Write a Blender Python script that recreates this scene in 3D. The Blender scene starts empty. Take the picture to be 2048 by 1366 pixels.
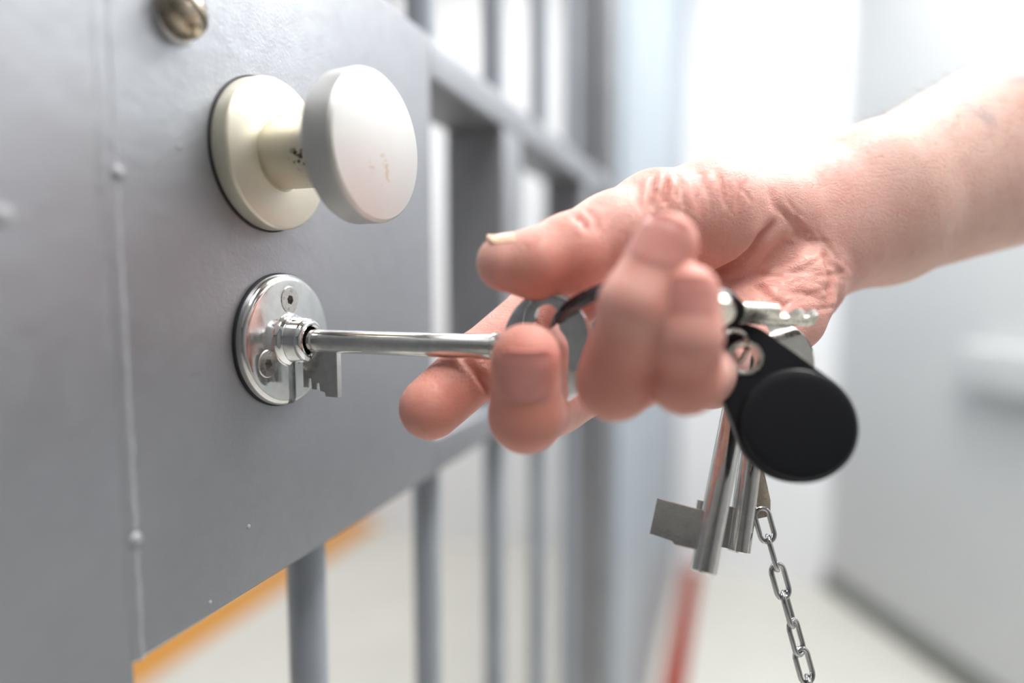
import bpy, bmesh, math, random
import numpy as np
from mathutils import Vector, Matrix

# ------------------------------------------------------------------ camera, world, lights, exposure
FPX = 1300.0                                   # focal length in pixels of a 2048 x 1366 frame
PHI = math.atan(118 / FPX)                     # looking slightly down
TH = math.atan(456 * math.cos(PHI) / FPX)      # turned towards the gate
H = 1.05                                       # eye height
CAM = np.array([0.14777, 0.0, H])
RT = np.array([math.cos(TH), math.sin(TH), 0.0])
F0 = np.array([-math.sin(TH), math.cos(TH), 0.0])
ZU = np.array([0, 0, 1.0])
FW = F0 * math.cos(PHI) - ZU * math.sin(PHI)
UP = ZU * math.cos(PHI) + F0 * math.sin(PHI)

scene = bpy.context.scene
col = scene.collection
cam_d = bpy.data.cameras.new('camera')
cam = bpy.data.objects.new('camera', cam_d)
col.objects.link(cam)
cam_d.sensor_width = 36.0
cam_d.lens = FPX * 36.0 / 2048.0
cam_d.clip_start = 0.01
cam_d.clip_end = 50
m = Matrix.Identity(4)
for i in range(3):
    m[i][0] = RT[i]; m[i][1] = UP[i]; m[i][2] = -FW[i]; m[i][3] = CAM[i]
cam.matrix_world = m
cam_d.dof.use_dof = True
cam_d.dof.focus_distance = 0.2125
cam_d.dof.aperture_fstop = 2.1
scene.camera = cam

scene.view_settings.view_transform = 'Standard'
scene.view_settings.look = 'None'
scene.view_settings.gamma = 1.0
scene.view_settings.use_curve_mapping = False
scene.view_settings.exposure = -0.85

world = bpy.data.worlds.new('world')
scene.world = world
world.use_nodes = True
bgn = world.node_tree.nodes['Background']
bgn.inputs['Color'].default_value = (0.975, 0.985, 1.0, 1)
bgn.inputs['Strength'].default_value = 9.5

CEIL = 2.4
def area(name, loc, sx, sy, power, color=(1, 1, 1), rot=(0, 0, 0)):
    l = bpy.data.lights.new(name, 'AREA')
    l.shape = 'RECTANGLE'; l.size = sx; l.size_y = sy
    l.energy = power; l.color = color
    o = bpy.data.objects.new(name, l); col.objects.link(o)
    o.location = loc; o.rotation_euler = rot
    return o
LAMPS = [((0.50, 0.10, CEIL - 0.045), 0.5, 1.1, 34, 'added white ceiling light panel, unseen, right above the lock side of the gate'),  # this panel is added out of view to brighten hand and gate
         ((0.62, 1.35, CEIL - 0.045), 0.5, 1.1, 38, 'white ceiling light panel in front of the bright end wall'),
         ((-0.75, 1.35, CEIL - 0.045), 0.5, 1.1, 30, 'square white ceiling light panel beyond the barred gate')]
for i, (lc, sx, sy, pw, lb) in enumerate(LAMPS):
    area('ceiling_light_beam', (lc[0], lc[1], lc[2] - 0.012), sx * 0.92, sy * 0.92, pw, (1.0, 0.985, 0.965))

# ------------------------------------------------------------------ helpers
def ray(px, py):
    return FW + RT * (px - 1024) / FPX + UP * (683 - py) / FPX
def at(px, py, Z):
    """world point at a real depth Z (metres) in front of the lens"""
    return CAM + ray(px, py) * Z
def on_gate(px, py, x=0.0):
    r = ray(px, py)
    return CAM + r * ((x - CAM[0]) / r[0])
def V(a): return Vector((float(a[0]), float(a[1]), float(a[2])))

def tag(o, label=None, cat=None, group=None, kind=None):
    if label: o['label'] = label
    if cat: o['category'] = cat
    if group: o['group'] = group
    if kind: o['kind'] = kind
    return o
def empty(name, loc=(0, 0, 0)):
    o = bpy.data.objects.new(name, None); col.objects.link(o)
    o.location = V(loc); o.empty_display_size = 0.01
    return o
def parent_keep(o, p):
    if p is not None:
        bpy.context.view_layer.update()
        o.parent = p
        o.matrix_parent_inverse = p.matrix_world.inverted()
def smooth_by_angle(me, ang=40):
    me.polygons.foreach_set('use_smooth', [True] * len(me.polygons))
    try:
        me.set_sharp_from_angle(angle=math.radians(ang))
    except Exception:
        pass
def obj(name, bm, mt, parent=None, ang=40, recalc=True):
    if recalc:
        bmesh.ops.recalc_face_normals(bm, faces=bm.faces)
    me = bpy.data.meshes.new(name)
    bm.to_mesh(me); bm.free()
    if mt is not None: me.materials.append(mt)
    smooth_by_angle(me, ang)
    o = bpy.data.objects.new(name, me); col.objects.link(o)
    parent_keep(o, parent)
    return o
def frame(origin, x, z):
    """matrix with local X along x and local Z as near z as possible"""
    x = V(x).normalized(); z = V(z)
    y = z.cross(x).normalized(); z = x.cross(y)
    M = Matrix.Identity(4)
    for i in range(3):
        M[i][0] = x[i]; M[i][1] = y[i]; M[i][2] = z[i]; M[i][3] = float(origin[i])
    return M
IDM = Matrix.Identity(4)

def add_box(bm, x0, x1, y0, y1, z0, z1, M=IDM, bevel=0.0, seg=2):
    vs = [bm.verts.new(M @ Vector((x, y, z))) for x in (x0, x1) for y in (y0, y1) for z in (z0, z1)]
    fs = [(0, 1, 3, 2), (4, 6, 7, 5), (0, 4, 5, 1), (2, 3, 7, 6), (0, 2, 6, 4), (1, 5, 7, 3)]
    faces = [bm.faces.new([vs[i] for i in f]) for f in fs]
    if bevel > 0:
        es = list({e for f in faces for e in f.edges})
        bmesh.ops.bevel(bm, geom=es, offset=bevel, segments=seg, profile=0.6, affect='EDGES')
def add_lathe(bm, prof, M=IDM, n=64, sx=1.0):
    """profile of (axial, radius) turned about local X; r = 0 closes with a fan"""
    rings = []
    for (a, r) in prof:
        if r < 1e-7:
            rings.append([bm.verts.new(M @ Vector((a, 0, 0)))])
        else:
            rings.append([bm.verts.new(M @ Vector((a, r * math.cos(2 * math.pi * k / n) * sx, r * math.sin(2 * math.pi * k / n)))) for k in range(n)])
    for A, B in zip(rings[:-1], rings[1:]):
        if len(A) == 1 and len(B) == 1: continue
        for k in range(n):
            k2 = (k + 1) % n
            if len(A) == 1: bm.faces.new((A[0], B[k], B[k2]))
            elif len(B) == 1: bm.faces.new((A[k], A[k2], B[0]))
            else: bm.faces.new((A[k], A[k2], B[k2], B[k]))
def add_tube(bm, pts, r, n=12, closed=False):
    pts = [V(p) for p in pts]
    N = len(pts)
    rings = []
    prev = None
    for i, p in enumerate(pts):
        if closed:
            t = (pts[(i + 1) % N] - pts[i - 1]).normalized()
        else:
            t = (pts[min(i + 1, N - 1)] - pts[max(i - 1, 0)]).normalized()
        if prev is None:
            a = Vector((0, 0, 1)) if abs(t.z) < 0.9 else Vector((1, 0, 0))
            u = t.cross(a).normalized()
        else:
            u = (prev - t * prev.dot(t)).normalized()
        prev = u
        w = t.cross(u)
        rr = r[i] if hasattr(r, '__len__') else r
        rings.append([bm.verts.new(p + (u * math.cos(2 * math.pi * k / n) + w * math.sin(2 * math.pi * k / n)) * rr) for k in range(n)])
    rng = range(N) if closed else range(N - 1)
    for i in rng:
        A, B = rings[i], rings[(i + 1) % N]
        off = 0
        if closed and i == N - 1:
            off = min(range(n), key=lambda s: (A[0].co - B[s].co).length)
        for k in range(n):
            bm.faces.new((A[k], A[(k + 1) % n], B[(k + 1 + off) % n], B[(k + off) % n]))
    if not closed:
        bm.faces.new(rings[0]); bm.faces.new(rings[-1][::-1])
def add_prism(bm, outline, h0, h1, M=IDM, bevel=0.0, seg=2):
    """outline of (x, z) points extruded along local Y from h0 to h1"""
    a = [bm.verts.new(M @ Vector((x, h0, z))) for x, z in outline]
    b = [bm.verts.new(M @ Vector((x, h1, z))) for x, z in outline]
    n = len(outline)
    fa = bm.faces.new(a); fb = bm.faces.new(b[::-1])
    for i in range(n):
        bm.faces.new((a[i], b[i], b[(i + 1) % n], a[(i + 1) % n]))
    if bevel > 0:
        es = list(fa.edges) + list(fb.edges)
        bmesh.ops.bevel(bm, geom=es, offset=bevel, segments=seg, profile=0.6, affect='EDGES')
def cut(o, bm_cut, parent_after=None):
    """boolean difference, applied"""
    bmesh.ops.recalc_face_normals(bm_cut, faces=bm_cut.faces)
    me = bpy.data.meshes.new('cutter'); bm_cut.to_mesh(me); bm_cut.free()
    c = bpy.data.objects.new('cutter', me); col.objects.link(c)
    md = o.modifiers.new('cut', 'BOOLEAN'); md.operation = 'DIFFERENCE'; md.object = c; md.solver = 'EXACT'
    bpy.context.view_layer.update()
    dg = bpy.context.evaluated_depsgraph_get()
    new = bpy.data.meshes.new_from_object(o.evaluated_get(dg))
    o.modifiers.clear()
    old = o.data; o.data = new; new.name = old.name
    smooth_by_angle(new, 35)
    bpy.data.objects.remove(c); bpy.data.meshes.remove(me)

# ------------------------------------------------------------------ materials
def lin(r, g, b):
    f = lambda c: c / 12.92 if c <= 0.04045 else ((c + 0.055) / 1.055) ** 2.4
    return (f(r / 255), f(g / 255), f(b / 255), 1)
class NT:
    def __init__(self, name):
        self.m = bpy.data.materials.new(name); self.m.use_nodes = True
        self.t = self.m.node_tree
        self.b = self.t.nodes['Principled BSDF']
        self.tc = self.t.nodes.new('ShaderNodeTexCoord')
    def n(self, typ, **kw):
        nd = self.t.nodes.new(typ)
        for k, v in kw.items():
            if k.startswith('i_'):
                key = k[2:].replace('_', ' ')
                nd.inputs[key].default_value = v
            else: setattr(nd, k, v)
        return nd
    def l(self, a, b): self.t.links.new(a, b)
    def noise(self, scale, detail=4, rough=0.55, vec=None, dist=0.0):
        nd = self.n('ShaderNodeTexNoise'); nd.inputs['Scale'].default_value = scale
        nd.inputs['Detail'].default_value = detail; nd.inputs['Roughness'].default_value = rough
        nd.inputs['Distortion'].default_value = dist
        self.l(vec or self.tc.outputs['Object'], nd.inputs['Vector'])
        return nd.outputs['Fac']
    def ramp(self, fac, stops):
        nd = self.n('ShaderNodeValToRGB')
        e = nd.color_ramp.elements
        while len(e) < len(stops): e.new(0.5)
        for k, (p, c) in enumerate(stops):
            e[k].position = p; e[k].color = c if len(c) == 4 else (*c, 1)
        self.l(fac, nd.inputs['Fac'])
        return nd.outputs['Color']
    def mix(self, fac, a, b, typ='MIX'):
        nd = self.n('ShaderNodeMix'); nd.data_type = 'RGBA'; nd.blend_type = typ
        for s, v in ((nd.inputs[0], fac), (nd.inputs[6], a), (nd.inputs[7], b)):
            if hasattr(v, 'is_linked'): self.l(v, s)
            else: s.default_value = v
        return nd.outputs[2]
    def math(self, op, a, b=0.0, clamp=False):
        nd = self.n('ShaderNodeMath'); nd.operation = op; nd.use_clamp = clamp
        for s, v in ((nd.inputs[0], a), (nd.inputs[1], b)):
            if hasattr(v, 'is_linked'): self.l(v, s)
            else: s.default_value = v
        return nd.outputs[0]
    def bump(self, height, strength, dist, nrm=None):
        nd = self.n('ShaderNodeBump'); nd.inputs['Strength'].default_value = strength
        nd.inputs['Distance'].default_value = dist
        self.l(height, nd.inputs['Height'])
        if nrm is not None: self.l(nrm, nd.inputs['Normal'])
        return nd.outputs['Normal']
    def spot(self, centre, radius, soft=0.5):
        """0..1 mask round a point in object space"""
        nd = self.n('ShaderNodeVectorMath'); nd.operation = 'DISTANCE'
        self.l(self.tc.outputs['Object'], nd.inputs[0]); nd.inputs[1].default_value = centre
        mr = self.n('ShaderNodeMapRange'); mr.inputs['From Min'].default_value = radius
        mr.inputs['From Max'].default_value = radius * soft
        self.l(nd.outputs['Value'], mr.inputs['Value'])
        return mr.outputs['Result']
    def set(self, **kw):
        for k, v in kw.items():
            s = self.b.inputs[k.replace('_', ' ')]
            if hasattr(v, 'is_linked'): self.l(v, s)
            else: s.default_value = v
        return self.m

def mat_simple(name, c, rough=0.5, metal=0.0, var=0.06, scale=40, bump=0.0, bscale=300, bdist=0.0005, **kw):
    t = NT(name)
    f = t.noise(scale, 5)
    lo = tuple(x * (1 - var) for x in c[:3]); hi = tuple(min(1, x * (1 + var)) for x in c[:3])
    cc = t.ramp(f, [(0.3, lo), (0.7, hi)])
    d = dict(Base_Color=cc, Roughness=rough, Metallic=metal)
    if bump > 0:
        d['Normal'] = t.bump(t.noise(bscale, 6), bump, bdist)
    d.update(kw)
    return t.set(**d)

def mat_gate():
    t = NT('gate_paint')
    f = t.noise(14, 6); g = t.noise(160, 5)
    base = t.ramp(f, [(0.3, lin(147, 149, 154)), (0.7, lin(157, 159, 164))])
    # paint chips
    chips = t.ramp(t.noise(420, 2), [(0.775, (0, 0, 0)), (0.79, (1, 1, 1))])
    base = t.mix(t.math('MULTIPLY', chips, 0.5), base, lin(196, 198, 202))
    # thin dark scuffs
    sc = t.n('ShaderNodeMapping'); sc.inputs['Scale'].default_value = (40, 40, 260)
    sc.inputs['Rotation'].default_value = (0.5, 0, 0)
    t.l(t.tc.outputs['Object'], sc.inputs['Vector'])
    sn = t.noise(1.0, 3, 0.5, sc.outputs['Vector'])
    scm = t.ramp(sn, [(0.73, (0, 0, 0)), (0.77, (1, 1, 1))])
    base = t.mix(t.math('MULTIPLY', scm, 0.25), base, lin(90, 92, 96))
    nrm = t.bump(t.noise(900, 5, 0.6), 0.35, 0.0004)
    nrm = t.bump(t.noise(90, 3), 0.25, 0.0012, nrm)
    rg = t.ramp(g, [(0.3, (0.44,) * 3), (0.7, (0.54,) * 3)])
    return t.set(Base_Color=base, Roughness=rg, Normal=nrm, Metallic=0.85)
M_GATE = mat_gate()
M_BAR = mat_simple('bar_paint', lin(150, 157, 166), 0.35, bump=0.15, bscale=300, bdist=0.0004)
M_CHROME = mat_simple('polished_chrome', (0.80, 0.81, 0.83), 0.07, 1.0, 0.02, 60)
def mat_chrome_worn(name, c, r0, r1, sc=180, bump=0.06):
    t = NT(name)
    rg = t.ramp(t.noise(sc, 6, 0.7), [(0.4, (r0,) * 3), (0.72, (r1,) * 3)])
    cc = t.ramp(t.noise(sc * 1.7, 4), [(0.35, tuple(x * 0.9 for x in c)), (0.6, c)])
    return t.set(Base_Color=cc, Metallic=1.0, Roughness=rg, Normal=t.bump(t.noise(sc * 5, 4), bump, 0.0002))
M_PLATE = mat_chrome_worn('worn_chrome', (0.68, 0.68, 0.675), 0.08, 0.28)
M_KEY = mat_chrome_worn('key_steel', (0.76, 0.75, 0.73), 0.12, 0.26, 220, 0.04)
M_BOW = mat_chrome_worn('polished_key_bow', (0.78, 0.78, 0.79), 0.05, 0.12, 260, 0.02)
M_NICKEL = mat_chrome_worn('worn_nickel', (0.70, 0.67, 0.62), 0.2, 0.42, 260)
M_BRASS = mat_chrome_worn('tarnished_nickel_brass', (0.42, 0.36, 0.28), 0.22, 0.4, 220)
M_DARKSTEEL = mat_chrome_worn('dark_ring_steel', (0.10, 0.10, 0.11), 0.22, 0.34, 260)
M_CHAIN = mat_chrome_worn('chain_steel', (0.52, 0.52, 0.53), 0.1, 0.22, 260, 0.04)
M_SCREW = mat_chrome_worn('stainless_screw', (0.62, 0.60, 0.58), 0.25, 0.42, 400)
def mat_alu(name, c, rough, spots=()):
    t = NT(name)
    f = t.noise(50, 5)
    cc = t.ramp(f, [(0.3, tuple(x * 0.95 for x in c)), (0.7, c)])
    for (ctr, rad, thr, scl, colr) in spots:
        mk = t.spot(ctr, rad)
        nz = t.ramp(t.noise(scl, 3, 0.6), [(thr, (0, 0, 0)), (thr + 0.03, (1, 1, 1))])
        cc = t.mix(t.math('MULTIPLY', mk, nz, True), cc, colr)
    fine = t.ramp(t.noise(1400, 2), [(0.74, (0, 0, 0)), (0.76, (1, 1, 1))])
    cc = t.mix(t.math('MULTIPLY', fine, 0.35), cc, (0.9, 0.9, 0.88, 1))
    return t.set(Base_Color=cc, Metallic=0.85, Roughness=rough, Normal=t.bump(t.noise(1500, 3), 0.12, 0.0002))
M_BLACK = mat_simple('black_plastic', (0.005, 0.006, 0.009), 0.42, Specular_IOR_Level=0.35, bump=0.12, bscale=900, bdist=0.0003)
M_GASKET = mat_simple('black_rubber', (0.01, 0.01, 0.012), 0.6, bump=0.05)
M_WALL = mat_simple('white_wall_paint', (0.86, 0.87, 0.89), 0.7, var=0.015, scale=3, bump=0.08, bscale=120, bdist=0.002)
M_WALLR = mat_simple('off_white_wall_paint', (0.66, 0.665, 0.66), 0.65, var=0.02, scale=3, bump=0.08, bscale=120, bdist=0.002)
M_WALLB = mat_simple('dark_low_fill_wall', (0.27, 0.27, 0.275), 0.7, var=0.03, scale=3, bump=0.08, bscale=120, bdist=0.002)  # unseen walls given a dark colour to cut the fill light
M_FLOOR = mat_simple('cream_floor', lin(214, 212, 204), 0.45, var=0.04, scale=5, bump=0.05, bscale=80, bdist=0.001)
M_CEIL = mat_simple('ceiling_paint', (0.85, 0.85, 0.85), 0.8, var=0.01, scale=4, bump=0.05, bscale=100, bdist=0.002)
M_JAMB = mat_simple('jamb_paint', lin(150, 160, 170), 0.4, var=0.03, scale=8, bump=0.1, bscale=200, bdist=0.0006)
M_YEL = mat_simple('yellow_floor_paint', lin(214, 150, 62), 0.5, var=0.06, scale=20, bump=0.05)
M_RED = mat_simple('red_floor_paint', lin(150, 48, 30), 0.8, var=0.08, scale=20, bump=0.05)
M_SKIRT = mat_simple('grey_skirting', lin(128, 130, 124), 0.55, var=0.05, scale=10, bump=0.05)
M_WELD = mat_simple('painted_weld', lin(158, 160, 165), 0.4, var=0.06, scale=300, bump=0.3, bscale=700, bdist=0.0004)
M_WHITEP = mat_simple('white_paint', (0.8, 0.8, 0.8), 0.5, var=0.03, bump=0.05)
def mat_lamp():
    t = NT('lamp_diffuser')
    return t.set(Base_Color=(0.9, 0.9, 0.9, 1), Emission_Color=(1, 0.985, 0.965, 1), Emission_Strength=9.0, Roughness=t.ramp(t.noise(60), [(0, (0.5,) * 3), (1, (0.6,) * 3)]))
M_LAMP = mat_lamp()
def mat_pane():
    t = NT('added_window_glass')
    out = [n for n in t.t.nodes if n.type == 'OUTPUT_MATERIAL'][0]
    tr = t.n('ShaderNodeBsdfTransparent'); gl = t.n('ShaderNodeBsdfGlossy'); gl.inputs['Roughness'].default_value = 0.02
    tr.inputs['Color'].default_value = (0.93, 0.95, 0.95, 1)
    mx = t.n('ShaderNodeMixShader'); t.l(t.math('MULTIPLY', t.noise(5, 2), 0.12), mx.inputs[0])
    t.l(tr.outputs[0], mx.inputs[1]); t.l(gl.outputs[0], mx.inputs[2]); t.l(mx.outputs[0], out.inputs['Surface'])
    return t.m
M_PANE = mat_pane()

# ------------------------------------------------------------------ the room
def struct(name, bm, mt, parent=None, label=None):
    o = obj(name, bm, mt, parent)
    o['kind'] = 'structure'
    if label: o['label'] = label
    return o
YF, XL, YB = 2.40, -1.75, -3.2
OUT = [(XL - 0.1, YB - 0.1), (1.7, YB - 0.1), (1.7, 0.25), (0.55, 2.5), (XL - 0.1, 2.5)]
MXY = Matrix(((1, 0, 0, 0), (0, 0, 1, 0), (0, 1, 0, 0), (0, 0, 0, 1)))
bm = bmesh.new(); add_prism(bm, OUT, -0.08, 0.0, MXY); struct('floor', bm, M_FLOOR, label='cream floor of the corridor')
bm = bmesh.new(); add_prism(bm, OUT, CEIL, CEIL + 0.08, MXY); struct('ceiling', bm, M_CEIL, label='white ceiling of the corridor')
bm = bmesh.new(); add_box(bm, XL, 0.5, YF, YF + 0.1, 0, CEIL); struct('wall_far', bm, M_WALL, label='bright white wall at the end of the corridor')
bm = bmesh.new(); add_box(bm, XL - 0.1, XL, YB, YF, 0, CEIL); struct('wall_left', bm, M_WALL, label='white wall beyond the barred gate')
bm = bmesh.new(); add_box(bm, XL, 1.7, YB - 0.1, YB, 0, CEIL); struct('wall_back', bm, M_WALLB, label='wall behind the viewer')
# slanting wall on the right
A = Vector((0.46, 2.40, 0)); Bp = Vector((1.62, 0.22, 0))
MR = frame(A, Bp - A, (0, 0, 1)); LR = (Bp - A).length
WS0, WS1, WZ0, WZ1 = 0.65, 2.34, 1.56, 2.26  # opening for a window added out of view to brighten the gate top
bm = bmesh.new()
for a0, a1, b0, b1 in ((0, LR, 0, WZ0), (0, LR, WZ1, CEIL), (0, WS0, WZ0, WZ1), (WS1, LR, WZ0, WZ1)):
    add_box(bm, a0, a1, 0, 0.1, b0, b1, MR)
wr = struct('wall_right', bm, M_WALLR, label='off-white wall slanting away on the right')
bm = bmesh.new(); add_box(bm, 0.0, LR, -0.014, 0, 0, 0.07, MR, 0.003); struct('baseboard_right', bm, M_SKIRT, label='grey skirting along the right wall')
win = empty('added_window_1', MR @ Vector(((WS0 + WS1) / 2, 0.05, WZ0))); win['kind'] = 'structure'; win['label'] = 'high window added out of view in the right wall to throw daylight on the gate'
bm = bmesh.new()
for a0, a1, b0, b1 in ((WS0, WS1, WZ0, WZ0 + .04), (WS0, WS1, WZ1 - .04, WZ1), (WS0, WS0 + .04, WZ0 + .04, WZ1 - .04), (WS1 - .04, WS1, WZ0 + .04, WZ1 - .04), ((WS0 + WS1) / 2 - .02, (WS0 + WS1) / 2 + .02, WZ0 + .04, WZ1 - .04)):
    add_box(bm, a0, a1, 0.03, 0.08, b0, b1, MR)
obj('added_window_frame', bm, M_WHITEP, win)
for a0, a1 in ((WS0 + .04, (WS0 + WS1) / 2 - .02), ((WS0 + WS1) / 2 + .02, WS1 - .04)):
    bm = bmesh.new(); add_box(bm, a0, a1, 0.053, 0.057, WZ0 + .04, WZ1 - .04, MR); obj('pane', bm, M_PANE, win)
ml = MR @ Vector(((WS0 + WS1) / 2, 0.11, (WZ0 + WZ1) / 2))
po = area('added_window_portal', ml, WS1 - WS0, WZ1 - WZ0, 1.0)
po.data.cycles.is_portal = True
po.matrix_world = frame(ml, (Bp - A), MR.to_3x3() @ Vector((0, 1, 0)))
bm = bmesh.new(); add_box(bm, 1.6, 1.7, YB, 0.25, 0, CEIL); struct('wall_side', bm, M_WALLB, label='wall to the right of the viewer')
# painted floor lines
bm = bmesh.new(); add_box(bm, -1.46, -1.30, YB, YF, 0, 0.002); struct('trim_1', bm, M_YEL, label='yellow painted line on the floor beyond the gate')
bm = bmesh.new(); add_box(bm, -0.015, 0.045, YB, YF, 0, 0.002); struct('trim_2', bm, M_RED, label='red painted line on the floor along the gate')
# lamps
for lc, sx, sy, pw, lb in LAMPS:
    e = empty('ceiling_lamp', lc)
    tag(e, lb, 'ceiling lamp', 'ceiling light panels')
    bm = bmesh.new(); add_box(bm, lc[0] - sx / 2 - .03, lc[0] + sx / 2 + .03, lc[1] - sy / 2 - .03, lc[1] + sy / 2 + .03, lc[2] - 0.005, CEIL, IDM, 0.004)
    obj('housing', bm, M_WHITEP, e)
    bm = bmesh.new(); add_box(bm, lc[0] - sx / 2, lc[0] + sx / 2, lc[1] - sy / 2, lc[1] + sy / 2, lc[2] - 0.009, lc[2] - 0.005, IDM, 0.001)
    obj('diffuser', bm, M_LAMP, e)
# handrail ledge on the right wall
hr = empty('wall_rail', MR @ Vector((0.62, 0, 0.83)))
tag(hr, 'white horizontal bumper rail fixed along the off-white right wall', 'rail')
bm = bmesh.new(); add_box(bm, 0.55, LR - 0.2, -0.055, -0.012, 0.79, 0.90, MR, 0.01, 3); obj('rail_board', bm, M_WALLR, hr)
for k in range(4):
    bm = bmesh.new(); add_box(bm, 0.66 + 0.45 * k, 0.70 + 0.45 * k, -0.014, 0, 0.81, 0.88, MR, 0.002); obj('bracket', bm, M_WHITEP, hr)

# ------------------------------------------------------------------ the barred gate
G = empty('barred_gate', (0, 0.30, 0))
tag(G, 'grey painted steel barred gate with a welded lock case, round knob and keyhole', 'gate')
zT, zS, zB, zL = H + 0.1213, H + 0.1008, H - 0.1004, H - 0.0800
TK = 0.042
def gbox(name, y0, y1, z0, z1, x0=-TK, x1=0.0, bev=0.0025, mt=None):
    bm = bmesh.new(); add_box(bm, x0, x1, y0, y1, z0, z1, IDM, bev, 3)
    return obj(name, bm, mt or M_GATE, G)
gbox('lock_stile', 0.03, 0.1232, 0.05, 2.1, -TK, 0.0004, 0.006)
gbox('lock_case', 0.1180, 0.3006, zB, zT, bev=0.0016)
gbox('rail', 0.3002, 0.782, zS, zT)
gbox('rail', 0.3002, 0.782, zB, zL)
gbox('slot_stile', 0.4063, 0.4455, zL - 0.0005, zS + 0.0005)
gbox('slot_stile', 0.6420, 0.682, zL - 0.0005, zS + 0.0005)
gbox('hinge_stile', 0.78, 0.822, 0.05, 2.1, bev=0.004)
gbox('rail', 0.12, 0.782, 0.05, 0.10)
gbox('rail', 0.12, 0.782, 2.04, 2.1)
for k in range(5):
    y = 0.2192 + 0.1107 * k
    for z0, z1 in ((0.09, zB + 0.004), (zT - 0.004, 2.06)):
        bm = bmesh.new(); add_lathe(bm, [(z0, 0.0), (z0, 0.0079), (z1, 0.0079), (z1, 0.0)], frame((-0.020, y, 0), (0, 0, 1), (1, 0, 0)), 28)
        obj('bar', bm, M_BAR, G)
# fixed jamb and the grey side wall after the hinge
bm = bmesh.new(); add_box(bm, -0.10, -0.045, 1.0, 2.40, 0, CEIL, IDM, 0.004); struct('wall_gate', bm, M_JAMB, label='grey painted steel wall panel after the hinge side of the gate')
bm = bmesh.new(); add_box(bm, -0.046, 0.004, 0.826, 1.004, 0, CEIL, IDM, 0.005); struct('trim_3', bm, M_JAMB, label='grey door jamb post on the hinge side')
# weld bead and spatter
random.seed(4)
pts = []; rr = []
for k in range(90):
    z = zB + (zT - zB) * k / 89
    pts.append((-0.0008, 0.1236 + 0.0002 * math.sin(k * 1.7), z)); rr.append(0.0009 + 0.0002 * random.random())
bm = bmesh.new(); add_tube(bm, pts, rr, 10); obj('weld_bead', bm, M_WELD, G)
for (px, py, s) in ((236, 345, 1.9), (271, 1078, 1.9), (2, 430, 2.4), (357, 293, .7), (497, 1053, .8), (420, 1205, .7)):
    p = on_gate(px, py)
    bm = bmesh.new(); add_lathe(bm, [(-0.0002, 0.001 * s), (0.0003 * s, 0.00085 * s), (0.0005 * s, 0.0005 * s), (0.00055 * s, 0)], frame(p, (1, 0, 0), (0, 0, 1)), 14)
    obj('weld_spatter', bm, M_WELD, G)

# ---- round knob
pk = on_gate(531, 312)
MK = frame(pk, (1, 0, 0), (0, 0, 1))
knob = empty('door_knob', pk); parent_keep(knob, G)
knob['label'] = 'round champagne and silver aluminium knob on a flat round rosette'
def P3(x, dy, dz): return (pk[0] + x, pk[1] + dy, pk[2] + dz)
M_ALU_C = mat_alu('champagne_aluminium', (0.68, 0.645, 0.545), 0.46)
M_ALU_N = mat_alu('champagne_aluminium_neck', (0.72, 0.685, 0.59), 0.38, [(P3(0.021, -0.0098, -0.0035), 0.0045, 0.53, 700, (0.10, 0.06, 0.03, 1))])
M_ALU_S = mat_alu('silver_aluminium', (0.60, 0.597, 0.585), 0.46,
                  [(P3(0.044, -0.002, -0.007), 0.008, 0.60, 330, (0.52, 0.46, 0.36, 1))])
bm = bmesh.new(); add_lathe(bm, [(0.0, 0.0), (0.0, 0.0246), (0.0005, 0.0247), (0.0007, 0.0243), (0.0007, 0)], MK, 72); obj('gasket', bm, M_GASKET, knob)
RO = 0.0241
bm = bmesh.new(); add_lathe(bm, [(0.0006, 0), (0.0006, RO), (0.0053, RO), (0.0058, RO - 0.0002), (0.0063, RO - 0.0006), (0.0066, RO - 0.0013), (0.0066, 0.0118), (0.0063, 0.0112), (0.0063, 0)], MK, 96); obj('rosette', bm, M_ALU_C, knob, 25)
bm = bmesh.new(); add_lathe(bm, [(0.0060, 0), (0.0060, 0.0108), (0.0066, 0.0110), (0.0350, 0.0110), (0.0350, 0)], MK, 72)
neck = obj('neck', bm, M_ALU_N, knob, 30)
bm = bmesh.new(); add_lathe(bm, [(-0.004, 0), (-0.004, 0.0021), (0.002, 0.0021), (0.002, 0)], frame(P3(0.0255, -0.0020, -0.0118), (0, 0, 1), (1, 0, 0)), 20); cut(neck, bm)
bm = bmesh.new(); add_lathe(bm, [(0, 0), (0, 0.0017), (0.0006, 0.0017), (0.0006, 0)], frame(P3(0.0255, -0.0020, -0.0098), (0, 0, 1), (1, 0, 0)), 16); obj('set_screw', bm, M_SCREW, knob)
RK = 0.0230; x0, x1 = 0.0322, 0.0432
prof = [(x0, 0), (x0, RK - 0.0012), (x0 + 0.0004, RK - 0.0004), (x0 + 0.0012, RK), (x1 - 0.0022, RK), (x1 - 0.0012, RK - 0.0003), (x1 - 0.0003, RK - 0.0012)]
for k in range(1, 9):
    r = (RK - 0.0012) * (1 - k / 8)
    prof.append((x1 - 0.0003 + 0.0013 * (1 - (1 - k / 8) ** 2), r))
bm = bmesh.new(); add_lathe(bm, prof, MK @ Matrix.Translation((x0, 0, 0)) @ Matrix.Rotation(math.radians(-4.5), 4, 'Z') @ Matrix.Translation((-x0, 0, 0)), 96); obj('knob_head', bm, M_ALU_S, knob, 25)

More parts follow.
